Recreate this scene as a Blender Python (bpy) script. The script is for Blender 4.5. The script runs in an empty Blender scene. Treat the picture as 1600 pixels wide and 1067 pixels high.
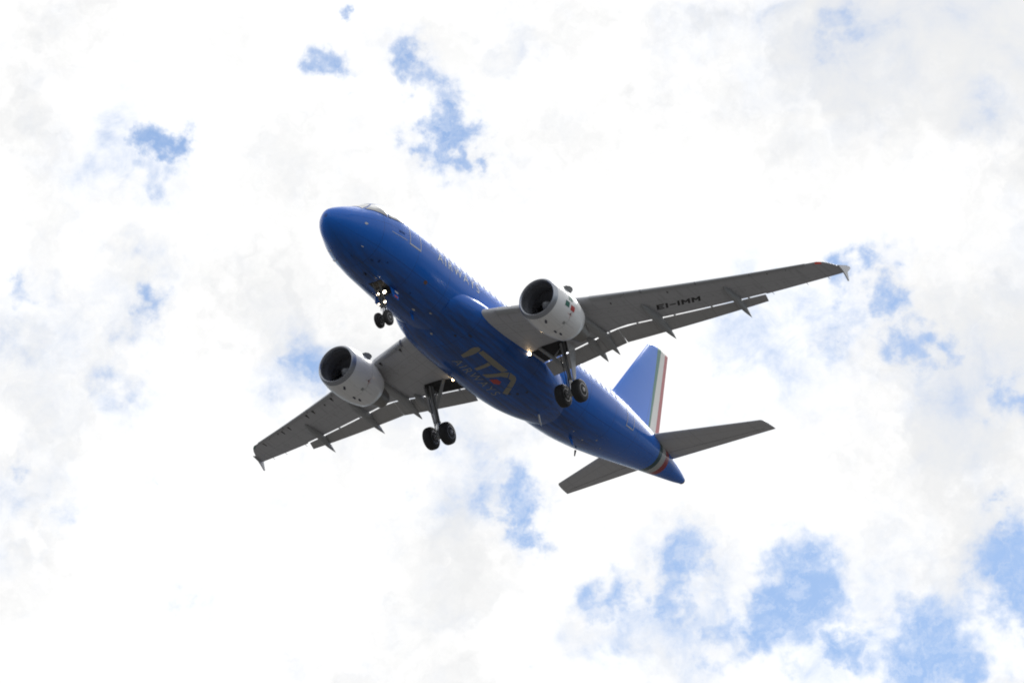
import bpy, bmesh, math, random
from mathutils import Vector, Matrix
random.seed(7)
R_ = math.radians
PI = math.pi
sc = bpy.context.scene
COL = sc.collection

# ------------------------------------------------------------------ camera
cam_data = bpy.data.cameras.new('camera')
cam = bpy.data.objects.new('camera', cam_data)
COL.objects.link(cam)
cam.location = (0, 0, 1.7)
cam.rotation_euler = (R_(90 + 28), 0, 0)
cam_data.lens = 198.603
cam_data.sensor_width = 36
cam_data.clip_start = 0.5
cam_data.clip_end = 60000
sc.camera = cam

# ------------------------------------------------------------------ light and exposure
SUN_EL, SUN_AZ = 50.0, 27.0          # azimuth measured clockwise from +Y
sd = Vector((math.cos(R_(SUN_EL)) * math.sin(R_(SUN_AZ)), math.cos(R_(SUN_EL)) * math.cos(R_(SUN_AZ)), math.sin(R_(SUN_EL))))
sun_data = bpy.data.lights.new('sun', 'SUN')
sun_data.energy = 2.0
sun_data.angle = R_(1.5)
sun_data.color = (1.0, .96, .9)
sun = bpy.data.objects.new('sun', sun_data)
COL.objects.link(sun)
sun.rotation_euler = (-sd).to_track_quat('-Z', 'Y').to_euler()
sc.view_settings.view_transform = 'Standard'
sc.view_settings.look = 'None'
sc.view_settings.exposure = 0.5
sc.view_settings.gamma = 1
sc.cycles.filter_width = 1.9


class NT:
    """small helper to wire node trees"""
    def __init__(s, tree):
        s.t = tree
        tree.nodes.clear()

    def n(s, kind, ins=None, **kw):
        nd = s.t.nodes.new(kind)
        for k, v in kw.items():
            setattr(nd, k, v)
        for k, v in (ins or {}).items():
            if isinstance(v, bpy.types.NodeSocket):
                s.t.links.new(v, nd.inputs[k])
            else:
                nd.inputs[k].default_value = v
        return nd

    def m(s, op, a, b=None, c=None, clamp=False):
        nd = s.n('ShaderNodeMath', operation=op, use_clamp=clamp)
        for i, v in enumerate((a, b, c)):
            if v is None:
                continue
            if isinstance(v, bpy.types.NodeSocket):
                s.t.links.new(v, nd.inputs[i])
            else:
                nd.inputs[i].default_value = v
        return nd.outputs[0]

    def v(s, op, a, b=None):
        nd = s.n('ShaderNodeVectorMath', operation=op)
        for i, v in enumerate((a, b)):
            if v is None:
                continue
            if isinstance(v, bpy.types.NodeSocket):
                s.t.links.new(v, nd.inputs[i])
            else:
                nd.inputs[i].default_value = v
        return nd

    def smooth(s, x, lo, hi, a=0., b=1.):
        return s.n('ShaderNodeMapRange', {'Value': x, 'From Min': lo, 'From Max': hi, 'To Min': a, 'To Max': b}, interpolation_type='SMOOTHSTEP').outputs[0]

    def mix(s, f, a, b):
        nd = s.n('ShaderNodeMix', data_type='RGBA')
        for i, v in ((0, f), (6, a), (7, b)):
            if isinstance(v, bpy.types.NodeSocket):
                s.t.links.new(v, nd.inputs[i])
            else:
                nd.inputs[i].default_value = v if i == 0 else (*v, 1)[:4]
        return nd.outputs[2]

    def noise(s, vec, scale, detail=6, rough=.55, dist=0.):
        return s.n('ShaderNodeTexNoise', {'Vector': vec, 'Scale': scale, 'Detail': detail, 'Roughness': rough, 'Distortion': dist})


# ------------------------------------------------------------------ sky: Nishita blue behind broken bright cloud
world = bpy.data.worlds.new('World')
sc.world = world
world.use_nodes = True
W = NT(world.node_tree)
sky = W.n('ShaderNodeTexSky', sky_type='NISHITA', sun_disc=False, sun_elevation=R_(SUN_EL), sun_rotation=R_(SUN_AZ),
          altitude=50, air_density=1.0, dust_density=.2, ozone_density=.3)
bg_sky = W.n('ShaderNodeBackground', {'Color': sky.outputs[0], 'Strength': .10})
tc = W.n('ShaderNodeTexCoord')
D = tc.outputs['Generated']
# gaps in the cloud as (azimuth deg, elevation deg, radius deg, depth)
GAPS = [
    (-5.435, 28.110, 0.584, 0.41),
    (-4.710, 28.266, 0.519, 0.36),
    (-5.027, 27.219, 0.584, 0.29),
    (-5.279, 26.433, 0.714, 0.35),
    (-2.709, 27.607, 0.454, 0.43),
    (-1.510, 30.868, 0.454, 0.36),
    (2.800, 28.319, 0.714, 0.43),
    (3.299, 27.789, 0.779, 0.43),
    (5.124, 27.733, 0.779, 0.36),
    (5.608, 28.621, 0.519, 0.15),
    (4.150, 30.875, 0.714, 0.32),
    (1.791, 25.223, 0.779, 0.42),
    (2.731, 25.597, 0.649, 0.35),
    (4.157, 25.370, 0.649, 0.35),
    (5.147, 25.145, 0.584, 0.35),
    (3.564, 24.738, 0.584, 0.40),
    (0.929, 24.907, 0.454, 0.43),
    (-0.291, 26.919, 0.714, 0.32),
    (0.147, 27.958, 0.454, 0.29),
    (-1.170, 27.434, 0.389, 0.29),
    (-4.484, 29.893, 0.519, 0.36),
    (-2.485, 30.594, 0.325, 0.36),
    (-4.380, 27.370, 0.389, 0.43),
    (2.499, 31.176, 1.039, 0.14),
    (0.607, 31.263, 0.649, 0.14),
    (5.793, 30.683, 0.779, 0.16),
    (-3.696, 26.547, 0.389, 0.29),
    (-3.228, 25.393, 0.325, 0.12),
    (2.190, 27.292, 0.584, 0.12),
    (-4.112, 29.918, 0.195, 1.00),
    (-4.310, 29.653, 0.260, 0.55),
    (-2.226, 30.793, 0.195, 0.95),
    (-1.936, 31.412, 0.097, 0.80),
    (-1.132, 30.774, 0.221, 0.85),
    (-0.791, 30.563, 0.260, 0.80),
    (-0.542, 30.500, 0.130, 0.60),
    (-0.712, 30.129, 0.221, 1.00),
    (-1.048, 29.952, 0.143, 0.70),
    (-0.412, 30.001, 0.130, 0.70),
    (3.892, 31.044, 0.273, 0.50),
    (-4.071, 28.838, 0.292, 0.45),
    (-4.167, 28.478, 0.221, 0.75),
    (-4.338, 28.149, 0.221, 0.50),
    (-4.428, 27.660, 0.260, 0.55),
    (-5.509, 26.696, 0.221, 0.70),
    (-5.590, 26.162, 0.389, 0.55),
    (-5.055, 26.247, 0.221, 0.65),
    (-5.751, 28.550, 0.156, 0.60),
    (-5.454, 28.498, 0.221, 0.40),
    (-2.347, 27.808, 0.338, 0.75),
    (-2.561, 27.545, 0.234, 0.50),
    (-0.436, 26.724, 0.389, 0.50),
    (0.000, 26.530, 0.260, 0.80),
    (0.181, 26.271, 0.195, 0.85),
    (-0.801, 26.917, 0.260, 0.45),
    (3.962, 28.906, 0.260, 0.85),
    (4.203, 28.445, 0.221, 0.80),
    (3.669, 27.909, 0.325, 0.65),
    (3.087, 28.053, 0.454, 0.50),
    (4.552, 28.013, 0.221, 0.90),
    (4.989, 27.965, 0.221, 0.80),
    (3.609, 28.300, 0.389, 0.55),
    (5.686, 27.323, 0.273, 0.75),
    (5.112, 27.475, 0.325, 0.35),
    (5.669, 25.610, 0.389, 1.05),
    (5.544, 25.970, 0.182, 0.80),
    (4.598, 24.807, 0.487, 1.10),
    (3.853, 24.860, 0.260, 0.85),
    (5.049, 24.567, 0.260, 0.90),
    (3.265, 25.457, 0.402, 1.00),
    (2.866, 25.271, 0.260, 0.75),
    (1.872, 25.772, 0.286, 0.75),
    (1.077, 25.456, 0.260, 0.80),
    (1.722, 25.386, 0.260, 0.75),
    (1.358, 24.969, 0.389, 0.50),
    (0.357, 24.748, 0.130, 0.60),
    (3.726, 25.316, 0.221, 0.65),
    (4.292, 25.172, 0.221, 0.70),
    (2.432, 25.052, 0.260, 0.60),
    (0.733, 27.696, 0.195, 0.43),
    (-3.733, 26.579, 0.091, 0.50),
    (0.293, 27.568, 0.389, 0.40),
    (5.697, 30.299, 0.454, 0.43),
    (0.114, 31.071, 0.389, 0.43),
    (-3.592, 25.578, 0.195, 0.35),
    (-1.090, 26.785, 0.130, 0.40),
]
wob = W.v('MULTIPLY_ADD', W.v('SUBTRACT', W.noise(D, 60, 3, .55).outputs['Color'], (.5, .5, .43)).outputs[0], (.020, .020, .020))
W.t.links.new(D, wob.inputs[2])
wob2 = W.v('MULTIPLY_ADD', W.v('SUBTRACT', W.noise(D, 260, 5, .6).outputs['Color'], (.5, .5, .5)).outputs[0], (.012, .012, .012))
W.t.links.new(wob.outputs[0], wob2.inputs[2])
DW = wob2.outputs[0]
tot = None
for az, el, rad, dep in GAPS:
    c = (math.cos(R_(el)) * math.sin(R_(az)), math.cos(R_(el)) * math.cos(R_(az)), math.sin(R_(el)))
    dist = W.v('DISTANCE', DW, c).outputs['Value']
    g = W.smooth(dist, 0., R_(rad) * (2.35 if dep > .85 else 2.1 if dep > .45 else 1.7), dep * 1.02, 0.)
    tot = g if tot is None else W.m('MAXIMUM', tot, g)
fine = W.noise(D, 130, 10, .62, .4).outputs['Fac']
mid = W.noise(D, 34, 8, .58, .6).outputs['Fac']
hole = W.m('ADD', tot, W.m('MULTIPLY', W.m('SUBTRACT', fine, .5), 1.0))
hole = W.m('ADD', hole, W.m('MULTIPLY', W.m('SUBTRACT', mid, .5), .8))
wisp = W.noise(W.v('ADD', DW, (3.1, 1.7, .4)).outputs[0], 210, 9, .68, .8).outputs['Fac']
veil = W.smooth(hole, -.08, .72, 0., .34)
core = W.smooth(hole, .28, .95, 0., .66)
hole = W.m('MULTIPLY', W.m('ADD', veil, core), W.smooth(wisp, .28, .58, .74, 1.))
# the rest of the sky, away from the picture, is broken cloud as well
far = W.smooth(W.noise(D, 2.6, 7, .6).outputs['Fac'], .56, .66, 0., .9)
away = W.smooth(W.n('ShaderNodeVectorMath', {0: D, 1: (0, math.cos(R_(28)), math.sin(R_(28)))}, operation='DISTANCE').outputs['Value'], .14, .3)
hole = W.m('MAXIMUM', hole, W.m('MULTIPLY', far, away))
# cloud brightness: thick sunlit heaps and slightly grey bases
cn = W.noise(DW, 15, 9, .58, .8).outputs['Fac']
cn2 = W.noise(DW, 48, 9, .6, .5).outputs['Fac']
cn3 = W.noise(W.v('ADD', D, (5., 2., 1.)).outputs[0], 6, 5, .5).outputs['Fac']
cl = W.m('ADD', W.m('ADD', W.m('MULTIPLY', cn, .55), W.m('MULTIPLY', cn2, .3)), W.m('MULTIPLY', cn3, .25))
lum = W.smooth(cl, .44, .63, .625, .79)
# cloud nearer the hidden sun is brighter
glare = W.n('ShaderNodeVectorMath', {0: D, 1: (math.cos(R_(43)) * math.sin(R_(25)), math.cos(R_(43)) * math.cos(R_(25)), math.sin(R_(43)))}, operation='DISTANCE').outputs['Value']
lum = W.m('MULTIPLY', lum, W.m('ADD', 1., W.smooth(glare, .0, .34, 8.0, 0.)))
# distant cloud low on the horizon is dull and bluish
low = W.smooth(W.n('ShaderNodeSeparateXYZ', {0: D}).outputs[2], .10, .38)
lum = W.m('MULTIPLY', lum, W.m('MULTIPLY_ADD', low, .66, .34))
ccol = W.mix(W.smooth(cl, .44, .56), (.985, .992, 1.0), (1.0, .998, .994))
ccol = W.mix(low, (.72, .86, 1.0), ccol)
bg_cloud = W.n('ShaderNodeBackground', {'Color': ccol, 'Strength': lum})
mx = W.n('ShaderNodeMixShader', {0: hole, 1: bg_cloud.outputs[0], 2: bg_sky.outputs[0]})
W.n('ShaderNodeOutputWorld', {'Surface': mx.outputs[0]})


# ------------------------------------------------------------------ materials
def pmat(name, col, rough=.5, metal=0., coat=0., spec=.5, var=.06, vscale=1.5, emit=None, estr=0., rvar=.08, coatr=.05):
    m = bpy.data.materials.new(name)
    m.use_nodes = True
    t = NT(m.node_tree)
    co = t.n('ShaderNodeTexCoord').outputs['Object']
    nz = t.noise(co, vscale, 5, .6).outputs['Fac']
    c = t.mix(nz, tuple(v * (1 - var) for v in col), tuple(min(1, v * (1 + var)) for v in col))
    r = t.smooth(nz, .3, .7, max(.02, rough - rvar), min(1, rough + rvar))
    b = t.n('ShaderNodeBsdfPrincipled', {'Base Color': c, 'Roughness': r, 'Metallic': metal, 'Coat Weight': coat, 'Coat Roughness': coatr, 'Specular IOR Level': spec})
    if emit:
        b.inputs['Emission Color'].default_value = (*emit, 1)
        b.inputs['Emission Strength'].default_value = estr
    t.n('ShaderNodeOutputMaterial', {'Surface': b.outputs[0]})
    m['_c'] = 1
    return m


def lines(t, vec, sx, sy, width, ox=0., oy=0.):
    """mask of thin panel seams on a grid of sx by sy metres"""
    sp = t.n('ShaderNodeSeparateXYZ', {0: vec})
    out = None
    for k, (s, o) in enumerate(((sx, ox), (sy, oy))):
        if not s:
            continue
        f = t.m('PINGPONG', t.m('ADD', sp.outputs[k], o + 500 * s), s / 2)
        l = t.m('LESS_THAN', f, width)
        out = l if out is None else t.m('MAXIMUM', out, l)
    return out


def fuselage_material():
    m = bpy.data.materials.new('blue_fuselage_paint')
    m.use_nodes = True
    t = NT(m.node_tree)
    co = t.n('ShaderNodeTexCoord').outputs['Object']
    uv = t.n('ShaderNodeUVMap').outputs[0]
    sp = t.n('ShaderNodeSeparateXYZ', {0: co})
    x, y, z = sp.outputs
    nz = t.noise(co, .6, 5, .6).outputs['Fac']
    blue = t.mix(nz, (.012, .130, .56), (.016, .150, .62))
    # streaks of grime running aft under the belly
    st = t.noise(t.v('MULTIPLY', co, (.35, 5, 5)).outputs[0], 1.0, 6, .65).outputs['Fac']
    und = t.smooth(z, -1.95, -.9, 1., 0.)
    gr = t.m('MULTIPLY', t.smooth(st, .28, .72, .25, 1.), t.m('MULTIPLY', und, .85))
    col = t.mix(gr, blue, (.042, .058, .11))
    seam = lines(t, uv, 2.67, 1.55, .012)
    col = t.mix(t.m('MULTIPLY', seam, .55), col, (.008, .02, .07))
    # tricolour band round the tail: edges lean with height
    xb = t.m('SUBTRACT', x, t.m('MULTIPLY', t.m('SUBTRACT', z, .1), -.06))
    def band(a, b, c, cc):
        k = t.m('MULTIPLY', t.m('GREATER_THAN', xb, a), t.m('LESS_THAN', xb, b))
        return t.mix(k, c, cc)
    col = band(29.85, 30.25, col, (.010, .055, .07))
    col = band(30.25, 30.76, col, (.42, .43, .43))
    col = band(30.76, 31.22, col, (.30, .03, .04))
    rg = t.smooth(st, .35, .75, .16, .30)
    bmp = t.n('ShaderNodeBump', {'Strength': .12, 'Distance': .01, 'Height': t.noise(co, 1.2, 3, .5).outputs['Fac']})
    b = t.n('ShaderNodeBsdfPrincipled', {'Base Color': col, 'Roughness': rg, 'Coat Weight': .18, 'Coat IOR': 1.35, 'Coat Roughness': .08, 'Specular IOR Level': .22, 'Normal': bmp.outputs[0]})
    t.n('ShaderNodeOutputMaterial', {'Surface': b.outputs[0]})
    return m


def fin_material():
    m = bpy.data.materials.new('tail_fin_paint')
    m.use_nodes = True
    t = NT(m.node_tree)
    co = t.n('ShaderNodeTexCoord').outputs['Object']
    sp = t.n('ShaderNodeSeparateXYZ', {0: co})
    x, y, z = sp.outputs
    h = t.m('DIVIDE', t.m('SUBTRACT', z, 2.8), 5.15)
    nz = t.noise(co, .8, 5, .6).outputs['Fac']
    col = t.mix(nz, (.018, .170, .68), (.025, .190, .74))
    def edge(x0, x1):
        return t.m('SUBTRACT', x, t.m('ADD', x0, t.m('MULTIPLY', h, x1 - x0)))
    for e, cc in ((edge(30.42, 31.77), (.03, .17, .13)), (edge(30.60, 32.16), (.66, .66, .63)), (edge(31.26, 32.62), (.42, .08, .09))):
        col = t.mix(t.m('GREATER_THAN', e, 0.), col, cc)
    hinge = t.m('LESS_THAN', t.m('ABSOLUTE', edge(30.15, 32.02)), .022)
    col = t.mix(t.m('MULTIPLY', hinge, .4), col, (.01, .03, .10))
    b = t.n('ShaderNodeBsdfPrincipled', {'Base Color': col, 'Roughness': .35, 'Specular IOR Level': .25, 'Coat Weight': .1, 'Coat Roughness': .08})
    t.n('ShaderNodeOutputMaterial', {'Surface': b.outputs[0]})
    return m


def wing_material(name, base, dirt=.6, seams=(2.7, .98)):
    """weathered grey paint; UV holds span and chord in metres"""
    m = bpy.data.materials.new(name)
    m.use_nodes = True
    t = NT(m.node_tree)
    co = t.n('ShaderNodeTexCoord').outputs['Object']
    uv = t.n('ShaderNodeUVMap').outputs[0]
    nz = t.noise(co, .9, 6, .6).outputs['Fac']
    col = t.mix(nz, tuple(v * .93 for v in base), tuple(v * 1.07 for v in base))
    st = t.noise(t.v('MULTIPLY', uv, (6, .5, 1)).outputs[0], 1., 6, .65).outputs['Fac']
    col = t.mix(t.m('MULTIPLY', t.smooth(st, .5, .8), dirt), col, tuple(v * .45 for v in base))
    s1 = lines(t, uv, seams[0], seams[1], .011)
    col = t.mix(t.m('MULTIPLY', s1, .45), col, tuple(v * .3 for v in base))
    # row of small oval access panels along the tank
    sp = t.n('ShaderNodeSeparateXYZ', {0: uv})
    u = t.m('SUBTRACT', t.m('FRACT', t.m('DIVIDE', sp.outputs[0], .68)), .5)
    v = t.m('SUBTRACT', sp.outputs[1], 1.35)
    r2 = t.m('SQRT', t.m('ADD', t.m('POWER', t.m('MULTIPLY', u, .68 / .20), 2), t.m('POWER', t.m('DIVIDE', v, .13), 2)))
    ring = t.m('LESS_THAN', t.m('ABSOLUTE', t.m('SUBTRACT', r2, 1.)), .09)
    col = t.mix(t.m('MULTIPLY', ring, .3), col, tuple(q * .3 for q in base))
    b = t.n('ShaderNodeBsdfPrincipled', {'Base Color': col, 'Roughness': t.smooth(nz, .3, .7, .38, .55)})
    t.n('ShaderNodeOutputMaterial', {'Surface': b.outputs[0]})
    return m


def nacelle_material():
    m = bpy.data.materials.new('white_nacelle_paint')
    m.use_nodes = True
    t = NT(m.node_tree)
    co = t.n('ShaderNodeTexCoord').outputs['Object']
    uv = t.n('ShaderNodeUVMap').outputs[0]
    nz = t.noise(co, 1.2, 6, .6).outputs['Fac']
    col = t.mix(nz, (.80, .81, .83), (.86, .87, .88))
    st = t.noise(t.v('MULTIPLY', uv, (.5, 7, 1)).outputs[0], 1., 6, .7).outputs['Fac']
    sp = t.n('ShaderNodeSeparateXYZ', {0: co})
    und = t.smooth(sp.outputs[2], -2.9, -2.0, 1., .15)
    col = t.mix(t.m('MULTIPLY', t.smooth(st, .5, .8), t.m('MULTIPLY', und, .6)), col, (.20, .19, .17))
    spu = t.n('ShaderNodeSeparateXYZ', {0: uv})
    k = None
    for a in (1.52,):
        l = t.m('LESS_THAN', t.m('ABSOLUTE', t.m('SUBTRACT', spu.outputs[0], a)), .012)
        k = l if k is None else t.m('MAXIMUM', k, l)
    col = t.mix(t.m('MULTIPLY', k, .5), col, (.15, .15, .15))
    b = t.n('ShaderNodeBsdfPrincipled', {'Base Color': col, 'Roughness': .3, 'Coat Weight': .3, 'Coat Roughness': .1})
    t.n('ShaderNodeOutputMaterial', {'Surface': b.outputs[0]})
    return m


def ground_material():
    m = bpy.data.materials.new('grey_bounce_ground')  # plain neutral grey, toned for the light it bounces onto the undersides
    m.use_nodes = True
    t = NT(m.node_tree)
    co = t.n('ShaderNodeTexCoord').outputs['Object']
    a = t.noise(co, .02, 8, .6).outputs['Fac']
    b_ = t.noise(co, 1.5, 6, .65).outputs['Fac']
    c = t.mix(t.smooth(a, .4, .6), (.082, .080, .078), (.112, .108, .107))
    c = t.mix(t.m('MULTIPLY', b_, .5), c, (.055, .055, .05))
    b = t.n('ShaderNodeBsdfPrincipled', {'Base Color': c, 'Roughness': .95, 'Specular IOR Level': .1})
    bp = t.n('ShaderNodeBump', {'Strength': .5, 'Distance': .05, 'Height': b_})
    t.t.links.new(bp.outputs[0], b.inputs['Normal'])
    t.n('ShaderNodeOutputMaterial', {'Surface': b.outputs[0]})
    return m


M = {
    'fus': fuselage_material(), 'fin': fin_material(),
    'wing': wing_material('grey_wing_paint', (.47, .48, .51)),
    'wing2': wing_material('grey_tailplane_paint', (.52, .525, .545), .3),
    'flap': wing_material('grey_flap_paint', (.44, .44, .445), .5),
    'nac': nacelle_material(), 'ground': ground_material(),
    'fair': pmat('grey_fairing_paint', (.34, .35, .36), .4, var=.15),
    'slat': pmat('bare_leading_edge_metal', (.40, .41, .43), .35, metal=.6, var=.1),
    'lip': pmat('inlet_lip_metal', (.34, .36, .40), .32, metal=.75, var=.08),
    'duct': pmat('inlet_duct_grey', (.16, .165, .185), .5, var=.1),
    'fan': pmat('fan_blade_metal', (.20, .20, .22), .4, metal=.6),
    'spin': pmat('spinner_grey', (.30, .31, .33), .35),
    'white': pmat('white_marking_paint', (.72, .72, .70), .35),
    'titanium': pmat('exhaust_metal', (.22, .21, .20), .38, metal=.8, var=.2),
    'dark': pmat('dark_parts_and_bay_shade', (.02, .02, .022), .8),
    'hatch': pmat('dark_panel_paint', (.02, .028, .06), .5),
    'rubber': pmat('tyre_rubber', (.022, .022, .024), .75, var=.2),
    'rim': pmat('wheel_rim_metal', (.20, .20, .21), .4, metal=.5),
    'gear': pmat('gear_leg_paint', (.30, .31, .32), .4, var=.2, vscale=6),
    'geard': pmat('gear_linkage_metal', (.13, .135, .14), .45, metal=.3, var=.2),
    'doorg': pmat('gear_door_paint', (.50, .51, .53), .35, var=.1),
    'gold': pmat('pale_gold_lettering', (.25, .235, .19), .5, var=.1),
    'goldl': pmat('pale_lettering', (.27, .28, .28), .5, var=.1),
    'goldd': pmat('dull_ochre_paint', (.13, .07, .05), .5),
    'sidel': pmat('side_lettering_paint', (.68, .70, .70), .5, spec=.15),
    'red': pmat('red_marking_paint', (.45, .05, .045), .45),
    'green': pmat('green_marking_paint', (.012, .13, .095), .4),
    'black': pmat('black_lettering', (.012, .012, .014), .5),
    'glass': pmat('cockpit_glass', (.03, .04, .055), .06, spec=1.0, coat=1., var=.02, rvar=.02),
    'glass2': pmat('cabin_window_glass', (.012, .07, .28), .38, var=.02, rvar=.02, spec=.2),
    'frame': pmat('window_frame_paint', (.02, .05, .17), .6, var=.05, spec=.1),
    'doorline': pmat('door_outline_paint', (.50, .52, .56), .4),
    'bluepanel': pmat('blue_panel_paint', (.014, .14, .59), .24, coat=.15, spec=.22, var=.04),
    'lamp': pmat('lit_lamp', (1, 1, 1), .3, emit=(1.0, .84, .62), estr=9),
    'lampw': pmat('lit_wing_lamp', (1, 1, 1), .3, emit=(1.0, .68, .34), estr=16),
    'navred': pmat('red_navigation_glass', (.5, .03, .02), .15, emit=(1, .12, .05), estr=.08),
    'chrome': pmat('polished_strut', (.6, .6, .62), .15, metal=1.),
    'sensor': pmat('sensor_metal', (.5, .5, .5), .3, metal=.7),
}


# ------------------------------------------------------------------ mesh helpers
def make(name, verts, faces, mat, parent=None, smooth=True, uvs=None, angle=38):
    me = bpy.data.meshes.new(name)
    me.from_pydata([tuple(v) for v in verts], [], faces)
    if uvs:
        lay = me.uv_layers.new(name='UVMap')
        for lp in me.loops:
            lay.data[lp.index].uv = uvs[lp.vertex_index]
    me.materials.append(M[mat] if isinstance(mat, str) else mat)
    bm = bmesh.new(); bm.from_mesh(me)
    bmesh.ops.recalc_face_normals(bm, faces=bm.faces)
    bm.to_mesh(me); bm.free()
    if smooth:
        me.shade_smooth()
        me.set_sharp_from_angle(angle=R_(angle))
    o = bpy.data.objects.new(name, me)
    COL.objects.link(o)
    if parent:
        o.parent = parent
    return o


def loft(rings, closed=True, cap0=True, cap1=True):
    n = len(rings[0]); v = [p for r in rings for p in r]; f = []
    for i in range(len(rings) - 1):
        for j in range(n if closed else n - 1):
            k = (j + 1) % n
            f.append((i * n + j, i * n + k, (i + 1) * n + k, (i + 1) * n + j))
    if cap0:
        f.append(tuple(range(n)))
    if cap1:
        f.append(tuple((len(rings) - 1) * n + j for j in range(n)))
    return v, f


class MB:
    """collects several pieces that together are one part"""
    def __init__(s):
        s.v = []; s.f = []

    def add(s, v, f):
        o = len(s.v); s.v += [tuple(p) for p in v]; s.f += [tuple(i + o for i in q) for q in f]
        return s

    def tube(s, pts, r, n=12):
        pts = [Vector(p) for p in pts]
        rs = r if isinstance(r, (list, tuple)) else [r] * len(pts)
        rings = []
        for i, p in enumerate(pts):
            d = (pts[min(i + 1, len(pts) - 1)] - pts[max(i - 1, 0)]).normalized()
            a = d.orthogonal().normalized() if i == 0 else (a - d * a.dot(d)).normalized()
            b = d.cross(a)
            rings.append([p + (a * math.cos(2 * PI * k / n) + b * math.sin(2 * PI * k / n)) * rs[i] for k in range(n)])
        return s.add(*loft(rings))

    def box(s, c, e, rot=None):
        v = [Vector((x * e[0], y * e[1], z * e[2])) for x in (-.5, .5) for y in (-.5, .5) for z in (-.5, .5)]
        if rot:
            v = [rot @ p for p in v]
        v = [p + Vector(c) for p in v]
        return s.add(v, [(0, 1, 3, 2), (4, 6, 7, 5), (0, 4, 5, 1), (2, 3, 7, 6), (0, 2, 6, 4), (1, 5, 7, 3)])

    def lathe(s, c, axis, prof, n=32):
        """prof: (distance along axis, radius)"""
        d = Vector(axis).normalized(); a = d.orthogonal().normalized(); b = d.cross(a)
        rings = [[Vector(c) + d * h + (a * math.cos(2 * PI * k / n) + b * math.sin(2 * PI * k / n)) * max(r, 1e-4) for k in range(n)] for h, r in prof]
        return s.add(*loft(rings, True, True, True))

    def slab(s, pts, thick):
        """prism from planar polygon, thick is an offset vector"""
        t_ = Vector(thick); a = [Vector(p) - t_ / 2 for p in pts]; b = [Vector(p) + t_ / 2 for p in pts]
        return s.add(*loft([a, b]))

    def build(s, name, mat, parent=None, **k):
        return make(name, s.v, s.f, mat, parent, **k)


# ------------------------------------------------------------------ fuselage form (x aft of the nose, y starboard, z up)
# x, z_top, z_bottom, half width, z of widest point
FS=[(0,-.403,-.403,0,-.403),(.04,-.2,-.6,.2,-.403),(.15,-.006,-.794,.341,-.39),(.4,.196,-1.04,.604,-.385),(.8,.43,-1.28,.871,-.33),(1.3,.69,-1.47,1.1,-.24),(1.8,.93,-1.62,1.32,-.17),
(2.1,1.13,-1.70,1.44,-.14),(2.5,1.40,-1.77,1.57,-.11),(3.0,1.71,-1.85,1.68,-.04),(3.5,1.9,-1.89,1.75,-.03),(4,1.99,-1.93,1.82,-.01),(5,2.07,-1.98,1.88,.02),(6,2.09,-2.02,1.93,.02),(7.5,2.07,-2.07,1.975,0),
(20.3,2.07,-2.07,1.975,0),(22,2.07,-1.93,1.955,.04),(24,2.06,-1.6,1.86,.15),(26,2.03,-1.15,1.66,.32),(28,1.97,-.66,1.37,.55),(30,1.86,-.17,1.02,.78),(31.5,1.72,.17,.74,.92),(32.6,1.52,.42,.51,.98),(33.4,1.3,.62,.33,.97),(33.84,1.13,.76,.2,.95)]
def hermite(xs,ys,x):
    n=len(xs)
    if x<=xs[0]: return ys[0]
    if x>=xs[-1]: return ys[-1]
    i=0
    while xs[i+1]<x: i+=1
    def sl(k): return (ys[k+1]-ys[k])/(xs[k+1]-xs[k])
    def tan(k):
        if k==0: return sl(0)
        if k==n-1: return sl(n-2)
        a,b=sl(k-1),sl(k)
        if a*b<=0: return 0.
        h0,h1=xs[k]-xs[k-1],xs[k+1]-xs[k]
        return (h0+h1)*3/((2*h1+h0)/a+(h1+2*h0)/b)
    h=xs[i+1]-xs[i]; t=(x-xs[i])/h
    return (2*t**3-3*t*t+1)*ys[i]+(t**3-2*t*t+t)*h*tan(i)+(-2*t**3+3*t*t)*ys[i+1]+(t**3-t*t)*h*tan(i+1)
def fsec(x):
    if x<.15:  # blunt nose: elliptic growth
        q=math.sqrt(max(x,0)/.15); return (-.403+.397*q,-.403-.391*q,.341*q,-.403+.013*q)
    xs=[r[0] for r in FS]; return tuple(hermite(xs,[r[k] for r in FS],x) for k in (1,2,3,4))
def fpt(x,th,off=0.):
    zt,zb,hw,zm=fsec(x); s,c=math.sin(th),math.cos(th)
    y=hw*c; z=zm+((zt-zm) if s>0 else (zm-zb))*s
    return (x,y,z)



def tube_th_to_w(x, th):
    return 2.02 * th


# ------------------------------------------------------------------ the aircraft
jet = bpy.data.objects.new('passenger_jet', None)
COL.objects.link(jet)
jet['label'] = 'blue twin-engine passenger jet flying low overhead with landing gear and flaps down'
jet['category'] = 'airplane'
jet.empty_display_size = 2
jet.matrix_world = Matrix(((0.520521, -0.853554, -0.022459, -8.8166), (0.853471, 0.519328, 0.043426, 232.9103), (-0.025403, -0.041772, 0.998804, 132.6859), (0, 0, 0, 1)))

# fuselage shell
N = 96
xs = [0, .004, .015, .03, .06, .1, .15, .2, .28, .4, .55, .7] + [.7 + .15 * k for k in range(1, 40)]
while xs[-1] < 20: xs.append(xs[-1] + .5)
while xs[-1] < 33.5: xs.append(xs[-1] + .3)
xs = [x for x in xs if x < 33.8] + [33.84]
rings = [[fpt(x, 2 * PI * k / N) for k in range(N)] for x in xs]
v, f = loft(rings, True, False, True)
uv = [(x, tube_th_to_w(x, 2 * PI * k / N)) for x in xs for k in range(N)]
fuselage = make('fuselage', v, f, 'fus', jet, uvs=uv, angle=60)


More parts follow.
